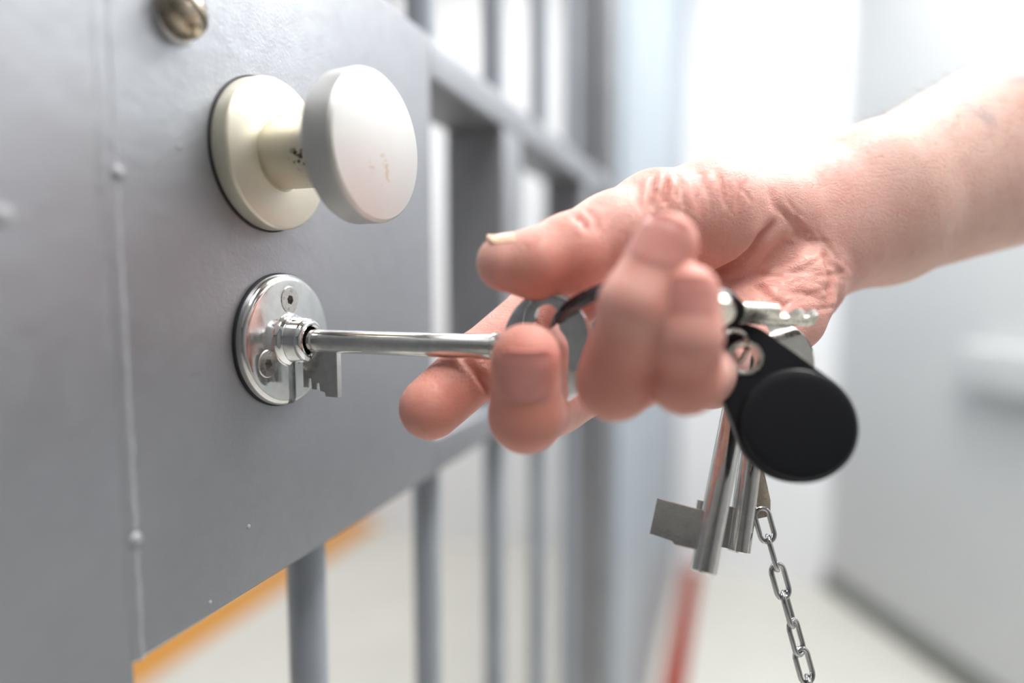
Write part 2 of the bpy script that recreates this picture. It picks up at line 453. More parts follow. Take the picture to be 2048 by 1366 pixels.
# ---- lock escutcheon
pl = on_gate(561, 679)
ML = frame(pl, (1, 0, 0), (0, 0, 1))
esc = empty('lock_escutcheon', pl); parent_keep(esc, G)
esc['label'] = 'round polished chrome lock plate with raised keyhole collar'
RP = 0.02225
bm = bmesh.new(); add_lathe(bm, [(0, 0), (0, RP + 0.0004), (0.0009, RP + 0.0004), (0.0009, 0)], MK.copy() if False else ML, 72); obj('gasket', bm, M_GASKET, esc)
bm = bmesh.new(); add_lathe(bm, [(0.0008, 0), (0.0008, RP), (0.0026, RP), (0.0034, RP - 0.0004), (0.0040, RP - 0.0012), (0.0043, RP - 0.0024), (0.0043, 0)], ML, 96)
plate = obj('plate', bm, M_PLATE, esc, 20)
bm = bmesh.new(); add_box(bm, 0.001, 0.02, -0.0018, 0.0018, -0.03, 0.0, ML); cut(plate, bm)
bm = bmesh.new()
prof = [(0.0041, 0.0047), (0.0041, 0.0092), (0.0050, 0.0090), (0.0058, 0.0084), (0.0062, 0.0078), (0.0068, 0.0075), (0.0110, 0.0075), (0.0121, 0.0073), (0.0129, 0.0067), (0.0132, 0.0060), (0.0130, 0.0053), (0.0124, 0.0048), (0.0115, 0.0047)]
NA = 60
rings_ = []
for k in range(NA + 1):
    g_ = math.radians(17)
    a = -math.pi / 2 + g_ + (2 * math.pi - 2 * g_) * k / NA
    rings_.append([bm.verts.new(ML @ Vector((x, r * math.cos(a), r * math.sin(a)))) for x, r in prof])
for k in range(NA):
    for q in range(len(prof)):
        q2 = (q + 1) % len(prof)
        bm.faces.new((rings_[k][q], rings_[k][q2], rings_[k + 1][q2], rings_[k + 1][q]))
bm.faces.new(rings_[0]); bm.faces.new(rings_[-1][::-1])
colr = obj('keyhole_collar', bm, M_CHROME, esc, 30)
bm = bmesh.new(); add_lathe(bm, [(0.0049, 0), (0.0049, 0.0045), (0.0051, 0.0045), (0.0051, 0)], ML, 32); obj('keyhole', bm, M_GASKET, esc)
def hex_screw(M, R, name, parent, mt, marks=True):
    bm = bmesh.new()
    n = 24; hr_ = R * 0.36
    def hexpt(k):
        a = 2 * math.pi * k / n
        s = math.cos(math.pi / 6) / math.cos((a % (math.pi / 3)) - math.pi / 6)
        return (hr_ * s * math.cos(a), hr_ * s * math.sin(a))
    o1 = [bm.verts.new(M @ Vector((0, R * math.cos(2 * math.pi * k / n), R * math.sin(2 * math.pi * k / n)))) for k in range(n)]
    o2 = [bm.verts.new(M @ Vector((0.00025, (R - .0003) * math.cos(2 * math.pi * k / n), (R - .0003) * math.sin(2 * math.pi * k / n)))) for k in range(n)]
    i1 = [bm.verts.new(M @ Vector((0.00025, *hexpt(k)))) for k in range(n)]
    i2 = [bm.verts.new(M @ Vector((-0.0026, *hexpt(k)))) for k in range(n)]
    for a, b in ((o1, o2), (o2, i1), (i1, i2)):
        for k in range(n):
            bm.faces.new((a[k], a[(k + 1) % n], b[(k + 1) % n], b[k]))
    bm.faces.new(i2)
    bmesh.ops.recalc_face_normals(bm, faces=bm.faces)
    if marks:
        for txt, an in (('A2', 90), ('8', 180), ('C', 270)):
            cu = bpy.data.curves.new('t', 'FONT'); cu.body = txt; cu.size = R * 0.34; cu.align_x = 'CENTER'; cu.align_y = 'CENTER'; cu.extrude = 0.00006; cu.resolution_u = 2
            to = bpy.data.objects.new('t', cu); col.objects.link(to)
            bpy.context.view_layer.update()
            me = to.to_mesh()
            a = math.radians(an)
            T = M @ Matrix.Translation((0.0003, R * 0.66 * math.cos(a), R * 0.66 * math.sin(a))) @ Matrix(((0, 0, 1, 0), (1, 0, 0, 0), (0, 1, 0, 0), (0, 0, 0, 1)))
            me.transform(T)
            bm.from_mesh(me)
            to.to_mesh_clear(); bpy.data.objects.remove(to); bpy.data.curves.remove(cu)
    return obj(name, bm, mt, parent, 30, recalc=False)
for a in (90, 210, 330):
    c = math.cos(math.radians(a)) * 0.0136; s = math.sin(math.radians(a)) * 0.0136
    Ms = ML @ Matrix.Translation((0.0043, c, s)) @ Matrix.Rotation(math.radians(-12), 4, 'X')
    bm = bmesh.new(); add_lathe(bm, [(-0.003, 0), (-0.003, 0.0043), (0.004, 0.0043), (0.004, 0)], Ms, 32); cut(plate, bm)
    hex_screw(Ms, 0.0046, 'screw', esc, M_SCREW)

# ---- slotted screw at the top of the case
ps = on_gate(350, 26)
MS = frame(ps, (1, 0, 0), (0, 0, 1))
scr = empty('slotted_screw', ps); parent_keep(scr, G); scr['label'] = 'slotted dome head screw, tarnished nickel'
bm = bmesh.new(); add_lathe(bm, [(0, 0), (0, 0.0072), (0.0010, 0.0068), (0.0012, 0)], MS @ Matrix.Translation((0, 0.0008, -0.0008)), 32); obj('paint_ring', bm, M_WHITEP, scr)
prof = [(0.0008, 0), (0.0008, 0.0070), (0.0032, 0.0071)] + [(0.0032 + 0.0050 * math.sin(t), 0.0071 * math.cos(t) + 0.0) for t in [math.pi / 2 * k / 8 for k in range(1, 8)]] + [(0.0082, 0)]
bm = bmesh.new(); add_lathe(bm, prof, MS, 48); so = obj('screw_head', bm, M_BRASS, scr, 35)
bm = bmesh.new(); add_box(bm, 0.0046, 0.02, -0.0008, 0.0008, -0.02, 0.02, MS @ Matrix.Rotation(math.radians(53), 4, 'X')); cut(so, bm)

# ------------------------------------------------------------------ lever keys
def lever_key(M, label, group, plain=False, shank=0.079, bit_at=0.0035, bitlen=0.0135, bitdrop=0.0186, bow_rot=0.0, r=0.00385, tip=0.0):
    """M: local X runs from tip to bow, local Z away from the bit; the flat of the key lies in local XZ"""
    e = empty('lever_key', M.translation)
    tag(e, label, 'key', group)
    bm = bmesh.new()
    add_lathe(bm, [(tip, 0), (tip, r - 0.0005), (tip + 0.0005, r), (shank - 0.004, r), (shank - 0.0035, r + 0.0004), (shank - 0.0015, r + 0.0004), (shank, r - 0.0002), (shank + 0.003, r - 0.001), (shank + 0.003, 0)], M, 40)
    so = obj('shank', bm, M_KEY, e, 30)
    bm = bmesh.new(); add_lathe(bm, [(tip - 0.002, 0), (tip - 0.002, 0.0017), (tip + 0.01, 0.0017), (tip + 0.01, 0)], M, 20); cut(so, bm)
    # bit with ward cuts
    b0, b1, d = bit_at, bit_at + bitlen, -bitdrop
    o = [(b0, 0), (b0, d + 0.0028), (b0 + 0.0020, d + 0.0028), (b0 + 0.0020, d + 0.0062), (b0 + 0.0034, d + 0.0062), (b0 + 0.0034, d + 0.0022),
         (b0 + 0.0052, d + 0.0022), (b0 + 0.0052, d + 0.0048), (b0 + 0.0066, d + 0.0048), (b0 + 0.0066, d + 0.0018), (b0 + 0.0088, d + 0.0018), (b0 + 0.0088, d), (b1, d), (b1, 0)]
    if plain:
        o = [(b0, 0), (b0 - 0.0006, d * 0.55), (b0 + 0.0006, d * 0.6), (b0 + 0.0006, d), (b1, d), (b1, 0)]
    bm = bmesh.new(); add_prism(bm, o, -0.00135, 0.00135, M, 0.0002, 1)
    obj('bit', bm, M_KEY, e, 30)
    # bow: oval polished disc with a hole
    n = 64
    cx = shank + 0.0133
    MB_ = M @ Matrix.Translation((cx, 0, 0)) @ Matrix.Rotation(bow_rot, 4, 'X')
    bm = bmesh.new()
    rx, rz = 0.0140, 0.0170
    lv = [(-0.0012, 0.93), (-0.0008, 0.985), (-0.0003, 1.0), (0.0003, 1.0), (0.0008, 0.985), (0.0012, 0.93)]
    rings = [[bm.verts.new(MB_ @ Vector((rx * s * math.cos(2 * math.pi * k / n), h, rz * s * math.sin(2 * math.pi * k / n)))) for k in range(n)] for h, s in lv]
    for a, b in zip(rings[:-1], rings[1:]):
        for k in range(n): bm.faces.new((a[k], a[(k + 1) % n], b[(k + 1) % n], b[k]))
    bm.faces.new(rings[0]); bm.faces.new(rings[-1][::-1])
    bo = obj('bow', bm, M_BOW, e, 30)
    bm = bmesh.new(); add_lathe(bm, [(-0.01, 0), (-0.01, 0.0036), (0.01, 0.0036), (0.01, 0)], MB_ @ Matrix.Translation((0.000, 0, 0.0095)) @ Matrix.Rotation(math.pi / 2, 4, 'Z'), 32)
    cut(bo, bm)
    return e
MKEY = frame((0.0052, pl[1], pl[2]), (1, 0, 0), (0, 0, 1))
lever_key(MKEY, 'steel lever key pushed into the chrome lock, polished oval bow between the fingers', 'lever keys', shank=0.0765, bit_at=0.0045)
def hang_key(p_tip, p_bow, bitdir, **kw):
    x = V(p_bow) - V(p_tip)
    return frame(p_tip, x, -V(bitdir)), kw
Mh, _ = hang_key(at(1406, 1146, .196), at(1460, 868, .205), -RT - UP * .25 + FW * .25)
lever_key(Mh, 'front hanging lever key with broad bit, below the black fob', 'lever keys', shank=0.0600, bit_at=0.0062, bitdrop=0.0176, bitlen=0.0118, plain=True)
Mh, _ = hang_key(at(1476, 1104, .212), at(1500, 930, .216), -RT - UP * .15 + FW * .1)
lever_key(Mh, 'rear hanging lever key half hidden behind the front one', 'lever keys', shank=0.0560, bit_at=0.0004, bitdrop=0.0150, bitlen=0.0135, bow_rot=0.9)

# ------------------------------------------------------------------ rings, fob, small key, chain
def ring(name, c, ax, ay, tube_r, mt, label, cat, turns=2, pitch=0.0):
    pts = []
    n = 96
    nrm = np.cross(ax, ay); nrm = nrm / np.linalg.norm(nrm)
    for k in range(n * turns):
        a = 2 * math.pi * k / n
        off = (k / (n * turns) - 0.5) * pitch
        pts.append(np.array(c) + ax * math.cos(a) + ay * math.sin(a) + nrm * off)
    bm = bmesh.new(); add_tube(bm, pts, tube_r, 10)
    o = obj(name, bm, mt, None)
    tag(o, label, cat)
    return o
ring('key_ring', at(1289, 664, .1945), RT * 0.0270, UP * 0.0130 - FW * 0.017, 0.0016, M_DARKSTEEL, 'large dark steel split ring passing through the key bow and behind the fingers', 'key ring', 2, 0.0030)

fob = empty('key_fob', at(1590, 850, .184))
tag(fob, 'black plastic key fob with a raised round disc, hanging below the palm', 'key fob')
cb, cs = at(1588, 850, .183), at(1484, 716, .189)
xd = V(cs) - V(cb); Lf = xd.length
nf = V(-FW * 1.0 - UP * 0.10 + RT * 0.02)
MF = frame(cb, xd, nf)          # local Z faces the viewer, X towards the small end
MF2 = MF @ Matrix(((1, 0, 0, 0), (0, 0, -1, 0), (0, 1, 0, 0), (0, 0, 0, 1)))  # prism extrudes along local Y -> world normal
R1, R2 = 0.0160, 0.0094
out = []
ca = math.acos((R1 - R2) / Lf)
for k in range(41):
    a = ca + (2 * math.pi - 2 * ca) * k / 40
    out.append((R1 * math.cos(a), R1 * math.sin(a)))
for k in range(21):
    a = -ca + 2 * ca * k / 20
    out.append((Lf + R2 * math.cos(a), R2 * math.sin(a)))
bm = bmesh.new()
add_prism(bm, out, -0.0028, 0.0028, MF @ Matrix.Rotation(math.pi / 2, 4, 'X'), 0.0009, 3)
fb = obj('body', bm, M_BLACK, fob, 35)
bm = bmesh.new(); add_lathe(bm, [(-0.01, 0), (-0.01, 0.0042), (0.01, 0.0042), (0.01, 0)], MF @ Matrix.Translation((Lf - 0.0005, 0, 0)) @ Matrix.Rotation(-math.pi / 2, 4, 'Y'), 36); cut(fb, bm)
MFZ = MF @ Matrix.Rotation(-math.pi / 2, 4, 'Y')
bm = bmesh.new(); add_lathe(bm, [(0.0026, 0), (0.0026, 0.0153), (0.0046, 0.0153), (0.0053, 0.0148), (0.0055, 0.0140), (0.0056, 0.0120), (0.0056, 0)], MFZ, 72); obj('disc', bm, M_BLACK, fob, 30)
bm = bmesh.new(); add_lathe(bm, [(-0.0030, 0.0036), (-0.0030, 0.0050), (-0.0027, 0.0054), (0.0027, 0.0054), (0.0033, 0.0050), (0.0033, 0.0042), (0.0028, 0.0036), (-0.0030, 0.0036)], MFZ @ Matrix.Translation((0, 0, -Lf + 0.0005)), 48)
obj('eyelet', bm, M_NICKEL, fob, 35)
tg = at(1540, 716, .198)
MT = frame(tg, V(-FW + UP * 0.35 - RT * 0.1), (0, 0, 1))
bm = bmesh.new(); add_lathe(bm, [(-0.0009, 0), (-0.0009, 0.0124), (-0.0005, 0.0129), (0.0005, 0.0129), (0.0009, 0.0124), (0.0009, 0)], MT, 64)
mt_ = obj('metal_tag', bm, M_KEY, None, 30); tag(mt_, 'round silver metal tag tucked behind the black fob', 'tag')
# small split ring through the eyelet
pr = at(1462, 700, .186)
ring('split_ring', pr, (UP * 0.8 - FW * 0.6) * 0.0068, (RT * 0.8 + FW * 0.45) * 0.0068, 0.0006, M_NICKEL, 'small bright split ring through the eyelet of the black fob', 'split ring', 2, 0.0012)

# small toothed cylinder key lying against the palm
p0, p1 = at(1470, 634, .184), at(1629, 640, .196)
MC = frame(p0, V(p1) - V(p0), V(UP * 0.72 - FW * 0.69))
ck = empty('cylinder_key', p0); tag(ck, 'small flat key with toothed blade resting against the heel of the palm', 'key')
Lk = (V(p1) - V(p0)).length
w0 = 0.0021
o = [(0, -0.0018), (0, w0 + 0.0012), (0.0008, w0 + 0.0024), (Lk * 0.44, w0 + 0.0024), (Lk * 0.47, w0 + 0.001), (Lk * 0.49, w0 - 0.0008)]
teeth = [(0.56, -.0012), (0.60, -.0004), (0.66, -.0014), (0.705, .0014), (0.735, .0002), (0.765, .0015), (0.80, -.0008), (0.84, -.0006), (0.875, .0014), (0.905, .0000), (0.945, .0013), (0.985, -.0004)]
o += [(Lk * a, w0 + b) for a, b in teeth] + [(Lk, -0.0006), (Lk * 0.95, -0.0018)]
bm = bmesh.new(); add_prism(bm, o, -0.0011, 0.0011, MC, 0.00025, 2); obj('blade', bm, M_NICKEL, ck, 30)
bm = bmesh.new(); add_box(bm, 0.001, Lk * 0.9, -0.0014, -0.0010, -0.0010, 0.0002, MC, 0.0001, 1); obj('milled_rib', bm, M_NICKEL, ck)
n = 40; hd = [(-0.0085 + 0.0095 * math.cos(2 * math.pi * k / n), 0.0085 * math.sin(2 * math.pi * k / n)) for k in range(n)]
bm = bmesh.new(); add_prism(bm, hd, -0.0019, 0.0019, MC, 0.0006, 2); obj('head', bm, M_BLACK, ck, 35)
# second small key, head towards the viewer
p0 = at(1476, 597, .172)
MC2 = frame(p0, V(-RT * 0.7 + FW * 0.6 - UP * 0.5), V(UP * 0.7 - FW * 0.6))
ck2 = empty('cylinder_key', p0); tag(ck2, 'small silver key head peeking out beside the little finger', 'key')
hd = [(0.0068 + 0.0050 * math.cos(2 * math.pi * k / n), 0.0044 * math.sin(2 * math.pi * k / n)) for k in range(n)]
bm = bmesh.new(); add_prism(bm, hd, -0.0016, 0.0016, MC2, 0.0006, 2); hb = obj('head', bm, M_NICKEL, ck2, 35)
bm = bmesh.new(); add_prism(bm, [(0.011, -0.0028), (0.011, 0.0028), (0.026, 0.0028), (0.028, 0.0015), (0.030, -0.001), (0.028, -0.0028)], -0.0010, 0.0010, MC2, 0.0002, 1); obj('blade', bm, M_NICKEL, ck2, 35)

# chain
ch = empty('key_chain', at(1522, 1000, .2125))
tag(ch, 'steel link chain hanging down from the bunch of keys', 'chain')
c0, c1 = np.array(at(1529, 1050, .2125)), np.array(at(1608, 1331, .2115))
NL = 6
step = (c1 - c0) / (NL - 1 - 0.0)
wl = 0.00086
Lo = np.linalg.norm(step) / 2 + wl     # half outer length
hw = 0.00245
def stadium(hl, w, n=10):
    pts = []
    for k in range(n + 1):
        a = -math.pi / 2 + math.pi * k / n
        pts.append((hl - w + w * math.cos(a), w * math.sin(a)))
    for k in range(n + 1):
        a = math.pi / 2 + math.pi * k / n
        pts.append((-(hl - w) + w * math.cos(a), w * math.sin(a)))
    return pts
bm = bmesh.new(); add_tube(bm, [(x, y, 0) for x, y in stadium(Lo, hw - wl * 0.0)], wl, 10, True)
bmesh.ops.recalc_face_normals(bm, faces=bm.faces)
lme = bpy.data.meshes.new('link'); bm.to_mesh(lme); bm.free(); lme.materials.append(M_CHAIN); smooth_by_angle(lme, 60)
dirn = V(step).normalized()
rolls = [8, 72, 20, 60, 38, 20, 75, 10, 70, 25, 80, 15, 70, 20]
bpy.context.view_layer.update()
for k in range(14):
    o = bpy.data.objects.new('link', lme); col.objects.link(o)
    a = math.radians(rolls[k])
    zax = V(-FW * math.cos(a) + RT * math.sin(a))
    o.matrix_world = frame(c0 + step * k, dirn, zax)
    parent_keep(o, ch)
# lug that holds the first link
ME = frame(at(1519, 1022, .2135), V(UP * 1.0 - RT * 0.12), V(-FW + RT * .3))
ol = [(-0.0012, -0.0034), (0.0030, -0.0040), (0.012, -0.0030), (0.016, -0.0018), (0.016, 0.0018), (0.012, 0.0030), (0.0030, 0.0042), (-0.0012, 0.0036), (-0.0022, 0.0018), (-0.0022, -0.0016)]
bm = bmesh.new(); add_prism(bm, ol, -0.0009, 0.0009, ME @ Matrix.Rotation(math.pi / 2, 4, 'X'), 0.0004, 2)
lug = obj('end_lug', bm, M_BRASS, ch, 35)

# ------------------------------------------------------------------ the hand and forearm
PP = lambda px, py, Z: np.array(at(px, py, Z))
HS = 0.00075
perp = None
def pts_all():
    out = []
    for g in GROUPS.values():
        for a in g: out += [(a[0], a[2]), (a[1], a[3])]
    return out
fa_dir = PP(2048, 285, .287) - PP(1610, 462, .243)
fa_dir = fa_dir / np.linalg.norm(fa_dir)
wid = UP - fa_dir * (UP @ fa_dir); wid /= np.linalg.norm(wid)
mm = 0.001
# primitive: (a, b, ra, rb, flatten axis, scale, k)
def pr_(a, b, ra, rb, n=None, s=1.0, k=4.0):
    return (PP(*a), PP(*b), ra * mm, rb * mm, n, s, k * mm)
GROUPS = {
 'palm': [
  pr_((1585, 472, .241), (1760, 409, .251), 20.5, 21.8, wid, 1.33, 8),
  pr_((1760, 409, .251), (2048, 291, .287), 21.8, 31.5, wid, 1.36, 8),
  pr_((2048, 291, .287), (2480, 130, .345), 31.5, 40, wid, 1.2, 8),
  pr_((1540, 430, .243), (1262, 530, .232), 16, 11.5, None, 1, 7),
  pr_((1570, 490, .243), (1310, 660, .222), 16, 11.5, None, 1, 7),
  pr_((1580, 540, .241), (1362, 712, .212), 16, 11.0, None, 1, 7),
  pr_((1588, 575, .236), (1418, 742, .204), 15.5, 11.0, None, 1, 7),
  pr_((1590, 598, .2245), (1500, 690, .212), 12.5, 13, None, 1, 3),
  pr_((1602, 560, .2245), (1582, 640, .220), 11.0, 11, None, 1, 3),
 ],
 'thumb': [
  pr_((1515, 425, .230), (1420, 438, .222), 17.5, 19.2, None, 1, 5),
  pr_((1420, 438, .222), (1312, 436, .212), 19.2, 15.0, None, 1, 5),
  pr_((1312, 436, .212), (1225, 468, .203), 15.0, 12.5, None, 1, 4),
  pr_((1225, 468, .203), (1135, 508, .195), 12.5, 11.5, None, 1, 4),
  pr_((1135, 508, .195), (1070, 528, .190), 11.6, 9.9, None, 1, 3),
  pr_((1070, 528, .190), (1010, 526, .189), 9.9, 8.4, None, 1, 3),
 ],
 'index': [
  pr_((1262, 530, .236), (1088, 622, .229), 11.5, 11.8, None, 1, 4),
  pr_((1088, 622, .229), (952, 735, .2165), 11.8, 10.9, None, 1, 3),
  pr_((952, 735, .2165), (862, 816, .201), 10.9, 9.9, None, 1, 3),
 ],
 'middle': [
  pr_((1310, 690, .222), (1106, 800, .2125), 11.5, 11.2, None, 1, 4),
  pr_((1106, 800, .2125), (1052, 832, .187), 11.2, 10.2, None, 1, 3),
  pr_((1052, 832, .187), (1052, 716, .181), 10.2, 9.7, None, 1, 3),
 ],
 'ring': [
  pr_((1362, 712, .212), (1230, 764, .173), 11.0, 9.8, None, 1, 4),
  pr_((1230, 764, .173), (1272, 612, .161), 9.8, 9.0, None, 1, 3),
  pr_((1272, 612, .161), (1331, 490, .163), 9.0, 8.2, None, 1, 3),
 ],
 'little': [
  pr_((1418, 742, .204), (1370, 758, .167), 11.0, 8.8, None, 1, 4),
  pr_((1370, 758, .167), (1373, 672, .159), 8.8, 8.2, None, 1, 3),
  pr_((1373, 672, .159), (1377, 590, .159), 8.2, 7.6, None, 1, 3),
 ]}
def smin(a, b, k):
    h = np.maximum(k - np.abs(a - b), 0) / k
    return np.minimum(a, b) - h * h * k * 0.25
def build_hand():
    P = pts_all()
    lo = np.min([p - r * 1.5 for p, r in P], axis=0) - 0.006
    hi = np.max([p + r * 1.5 for p, r in P], axis=0) + 0.006
    n = np.ceil((hi - lo) / HS).astype(int) + 1
    ax = [lo[i] + HS * np.arange(n[i]) for i in range(3)]
    BIG = 0.02
    def evalp(pr, sl):
        a, b, ra, rb, nn, s, k = pr
        X = ax[0][sl[0]][:, None, None] - a[0]; Y = ax[1][sl[1]][None, :, None] - a[1]; Z = ax[2][sl[2]][None, None, :] - a[2]
        ba = (b - a).copy()
        X = np.broadcast_to(X, (X.shape[0], Y.shape[1], Z.shape[2])).astype(np.float32)
        Y = np.broadcast_to(Y, X.shape).astype(np.float32); Z = np.broadcast_to(Z, X.shape).astype(np.float32)
        if nn is not None:
            d = X * nn[0] + Y * nn[1] + Z * nn[2]
            f_ = (1 / s - 1)
            X = X + nn[0] * d * f_; Y = Y + nn[1] * d * f_; Z = Z + nn[2] * d * f_
            ba = ba + nn * (ba @ nn) * f_
        t = np.clip((X * ba[0] + Y * ba[1] + Z * ba[2]) / (ba @ ba), 0, 1)
        dx = X - t * ba[0]; dy = Y - t * ba[1]; dz = Z - t * ba[2]
        return np.sqrt(dx * dx + dy * dy + dz * dz) - (ra + (rb - ra) * t)
    def box_of(prs, marg):
        l = np.min([np.minimum(p[0] - p[2] * max(1, p[5]), p[1] - p[3] * max(1, p[5])) for p in prs], axis=0) - marg
        h = np.max([np.maximum(p[0] + p[2] * max(1, p[5]), p[1] + p[3] * max(1, p[5])) for p in prs], axis=0) + marg
        i0 = np.clip(np.floor((l - lo) / HS).astype(int), 0, n - 1); i1 = np.clip(np.ceil((h - lo) / HS).astype(int) + 1, 1, n)
        return tuple(slice(i0[i], i1[i]) for i in range(3))
    def group(prs, sl_full, shape):
        g = np.full(shape, BIG, np.float32)
        for p in prs:
            s = box_of([p], 0.010)
            loc = tuple(slice(max(s[i].start, sl_full[i].start) - sl_full[i].start, min(s[i].stop, sl_full[i].stop) - sl_full[i].start) for i in range(3))
            gl = tuple(slice(loc[i].start + sl_full[i].start, loc[i].stop + sl_full[i].start) for i in range(3))
            d = evalp(p, gl)
            g[loc] = smin(g[loc], d, p[6])
        return g
    full = tuple(slice(0, n[i]) for i in range(3))
    Pm = group(GROUPS['palm'], full, tuple(n))
    res = Pm.copy()
    for nm, kk in (('thumb', 0.006), ('index', 0.006), ('middle', 0.005), ('ring', 0.004), ('little', 0.004)):
        sl = box_of(GROUPS[nm], 0.012)
        Fg = group(GROUPS[nm], sl, tuple(s.stop - s.start for s in sl))
        res[sl] = np.minimum(res[sl], smin(Pm[sl], Fg, kk))
    # surface nets
    S = res < 0
    cnt = np.zeros(tuple(n - 1), np.int8)
    for i in (0, 1):
        for j in (0, 1):
            for k in (0, 1):
                cnt += S[i:n[0] - 1 + i, j:n[1] - 1 + j, k:n[2] - 1 + k]
    act = (cnt > 0) & (cnt < 8)
    I = np.argwhere(act)
    idx = np.full(act.shape, -1, np.int32); idx[act] = np.arange(len(I))
    cor = np.array([(i, j, k) for i in (0, 1) for j in (0, 1) for k in (0, 1)])
    vals = np.stack([res[I[:, 0] + c[0], I[:, 1] + c[1], I[:, 2] + c[2]] for c in cor], 1)
    acc = np.zeros((len(I), 3)); num = np.zeros(len(I))
    for p in range(8):
        for q in range(p + 1, 8):
            if np.abs(cor[p] - cor[q]).sum() != 1: continue
            a, b = vals[:, p], vals[:, q]
            mk = (a < 0) != (b < 0)
            t = np.where(mk, a / np.where(mk, a - b, 1), 0)
            pt = cor[p] + t[:, None] * (cor[q] - cor[p])
            acc += pt * mk[:, None]; num += mk
    verts = lo + (I + acc / num[:, None]) * HS
    quads = []
    for axn in range(3):
        o1, o2 = [(1, 2), (2, 0), (0, 1)][axn]
        sl_a = [slice(0, None)] * 3; sl_b = [slice(0, None)] * 3
        sl_a[axn] = slice(0, -1); sl_b[axn] = slice(1, None)
        ch_ = S[tuple(sl_a)] != S[tuple(sl_b)]
        E_ = np.argwhere(ch_)
        ok = (E_[:, o1] > 0) & (E_[:, o2] > 0) & (E_[:, o1] < n[o1] - 1) & (E_[:, o2] < n[o2] - 1)
        E_ = E_[ok]
        inside = S[E_[:, 0], E_[:, 1], E_[:, 2]]
        def cell(d1, d2):
            c = E_.copy(); c[:, o1] += d1; c[:, o2] += d2
            return idx[c[:, 0], c[:, 1], c[:, 2]]
        q = np.stack([cell(-1, -1), cell(0, -1), cell(0, 0), cell(-1, 0)], 1)
        q[~inside] = q[~inside][:, ::-1]
        quads.append(q)
    quads = np.concatenate(quads)
    quads = quads[(quads >= 0).all(1)]
    return verts, quads
hv, hq = build_hand()
NV = len(hv)
ea = np.concatenate([hq[:, 0], hq[:, 1], hq[:, 2], hq[:, 3]]); eb = np.concatenate([hq[:, 1], hq[:, 2], hq[:, 3], hq[:, 0]])
deg = np.bincount(ea, minlength=NV) + np.bincount(eb, minlength=NV)
def lap(v):
    s = np.stack([np.bincount(ea, v[eb, i], NV) + np.bincount(eb, v[ea, i], NV) for i in range(3)], 1)
    return s / np.maximum(deg, 1)[:, None]
for it in range(6):
    hv = hv + 0.5 * (lap(hv) - hv)
    hv = hv - 0.48 * (lap(hv) - hv) * 0.9 if it % 2 else hv
def normals(v):
    a = v[hq[:, 2]] - v[hq[:, 0]]; b = v[hq[:, 3]] - v[hq[:, 1]]
    fn = np.cross(a, b)
    nn = np.zeros_like(v)
    for c in range(4):
        for i in range(3):
            nn[:, i] += np.bincount(hq[:, c], fn[:, i], NV)
    return nn / np.maximum(np.linalg.norm(nn, axis=1), 1e-12)[:, None]
hn = normals(hv)
d_ = hv - CAM
zc = d_ @ FW; uu = 1024 + FPX * (d_ @ RT) / zc; vv = 683 - FPX * (d_ @ UP) / zc
facing = -(hn * d_).sum(1) / np.linalg.norm(d_, axis=1)
PAR = np.zeros(NV)
def seg_dist(poly):
    best = np.full(NV, 1e9)
    run = 0.0
    for (x0_, y0_), (x1_, y1_) in zip(poly[:-1], poly[1:]):
        dx, dy = x1_ - x0_, y1_ - y0_
        t = np.clip(((uu - x0_) * dx + (vv - y0_) * dy) / (dx * dx + dy * dy + 1e-9), 0, 1)
        dd = np.hypot(uu - x0_ - t * dx, vv - y0_ - t * dy)
        sl_ = math.hypot(dx, dy)
        closer = dd < best
        PAR[closer] = (run + t * sl_)[closer]
        best = np.minimum(best, dd)
        run += sl_
    PAR[:] = PAR / max(run, 1e-6)
    return best
PALMZ = (.192, .30)
CREASES = [  # polyline, depth mm, half width px, depth range
 ([(1549, 442), (1527, 470), (1505, 503), (1477, 527), (1438, 547), (1390, 570)], 3.0, 8, PALMZ),
 ([(1430, 568), (1505, 556), (1560, 531), (1600, 505)], 0.9, 8, PALMZ),
 ([(1507, 567), (1549, 601), (1583, 615)], 1.0, 8, PALMZ),
 ([(1500, 545), (1560, 548), (1625, 540)], 0.6, 7, PALMZ),
 ([(1560, 580), (1600, 585), (1650, 600)], 0.6, 7, PALMZ),
 ([(1541, 375), (1548, 410), (1562, 440)], 0.5, 8, PALMZ),
 ([(1560, 400), (1575, 440), (1600, 470), (1640, 500)], 0.5, 10, PALMZ),
 ([(1648, 505), (1668, 550), (1662, 590), (1650, 612)], 1.6, 10, PALMZ),
 ([(1340, 345), (1333, 375), (1328, 415)], 1.5, 7, PALMZ),
 ([(1352, 342), (1358, 372), (1350, 405)], 0.9, 6, PALMZ),
 ([(1312, 350), (1305, 385), (1300, 420)], 0.8, 6, PALMZ),
 ([(1280, 362), (1278, 395), (1285, 430)], 0.6, 6, PALMZ),
 ([(1395, 335), (1402, 375), (1396, 420)], 0.5, 7, PALMZ),
 ([(1430, 333), (1445, 370), (1450, 410)], 0.4, 7, PALMZ),
 ([(1145, 428), (1165, 440), (1178, 462)], 1.2, 8, (.17, .22)),
 ([(1165, 415), (1190, 440), (1198, 470)], 0.6, 7, (.17, .22)),
 ([(915, 700), (945, 735), (975, 775), (985, 800)], 1.2, 8, (.18, .23)),
]
rc_ = random.Random(11)
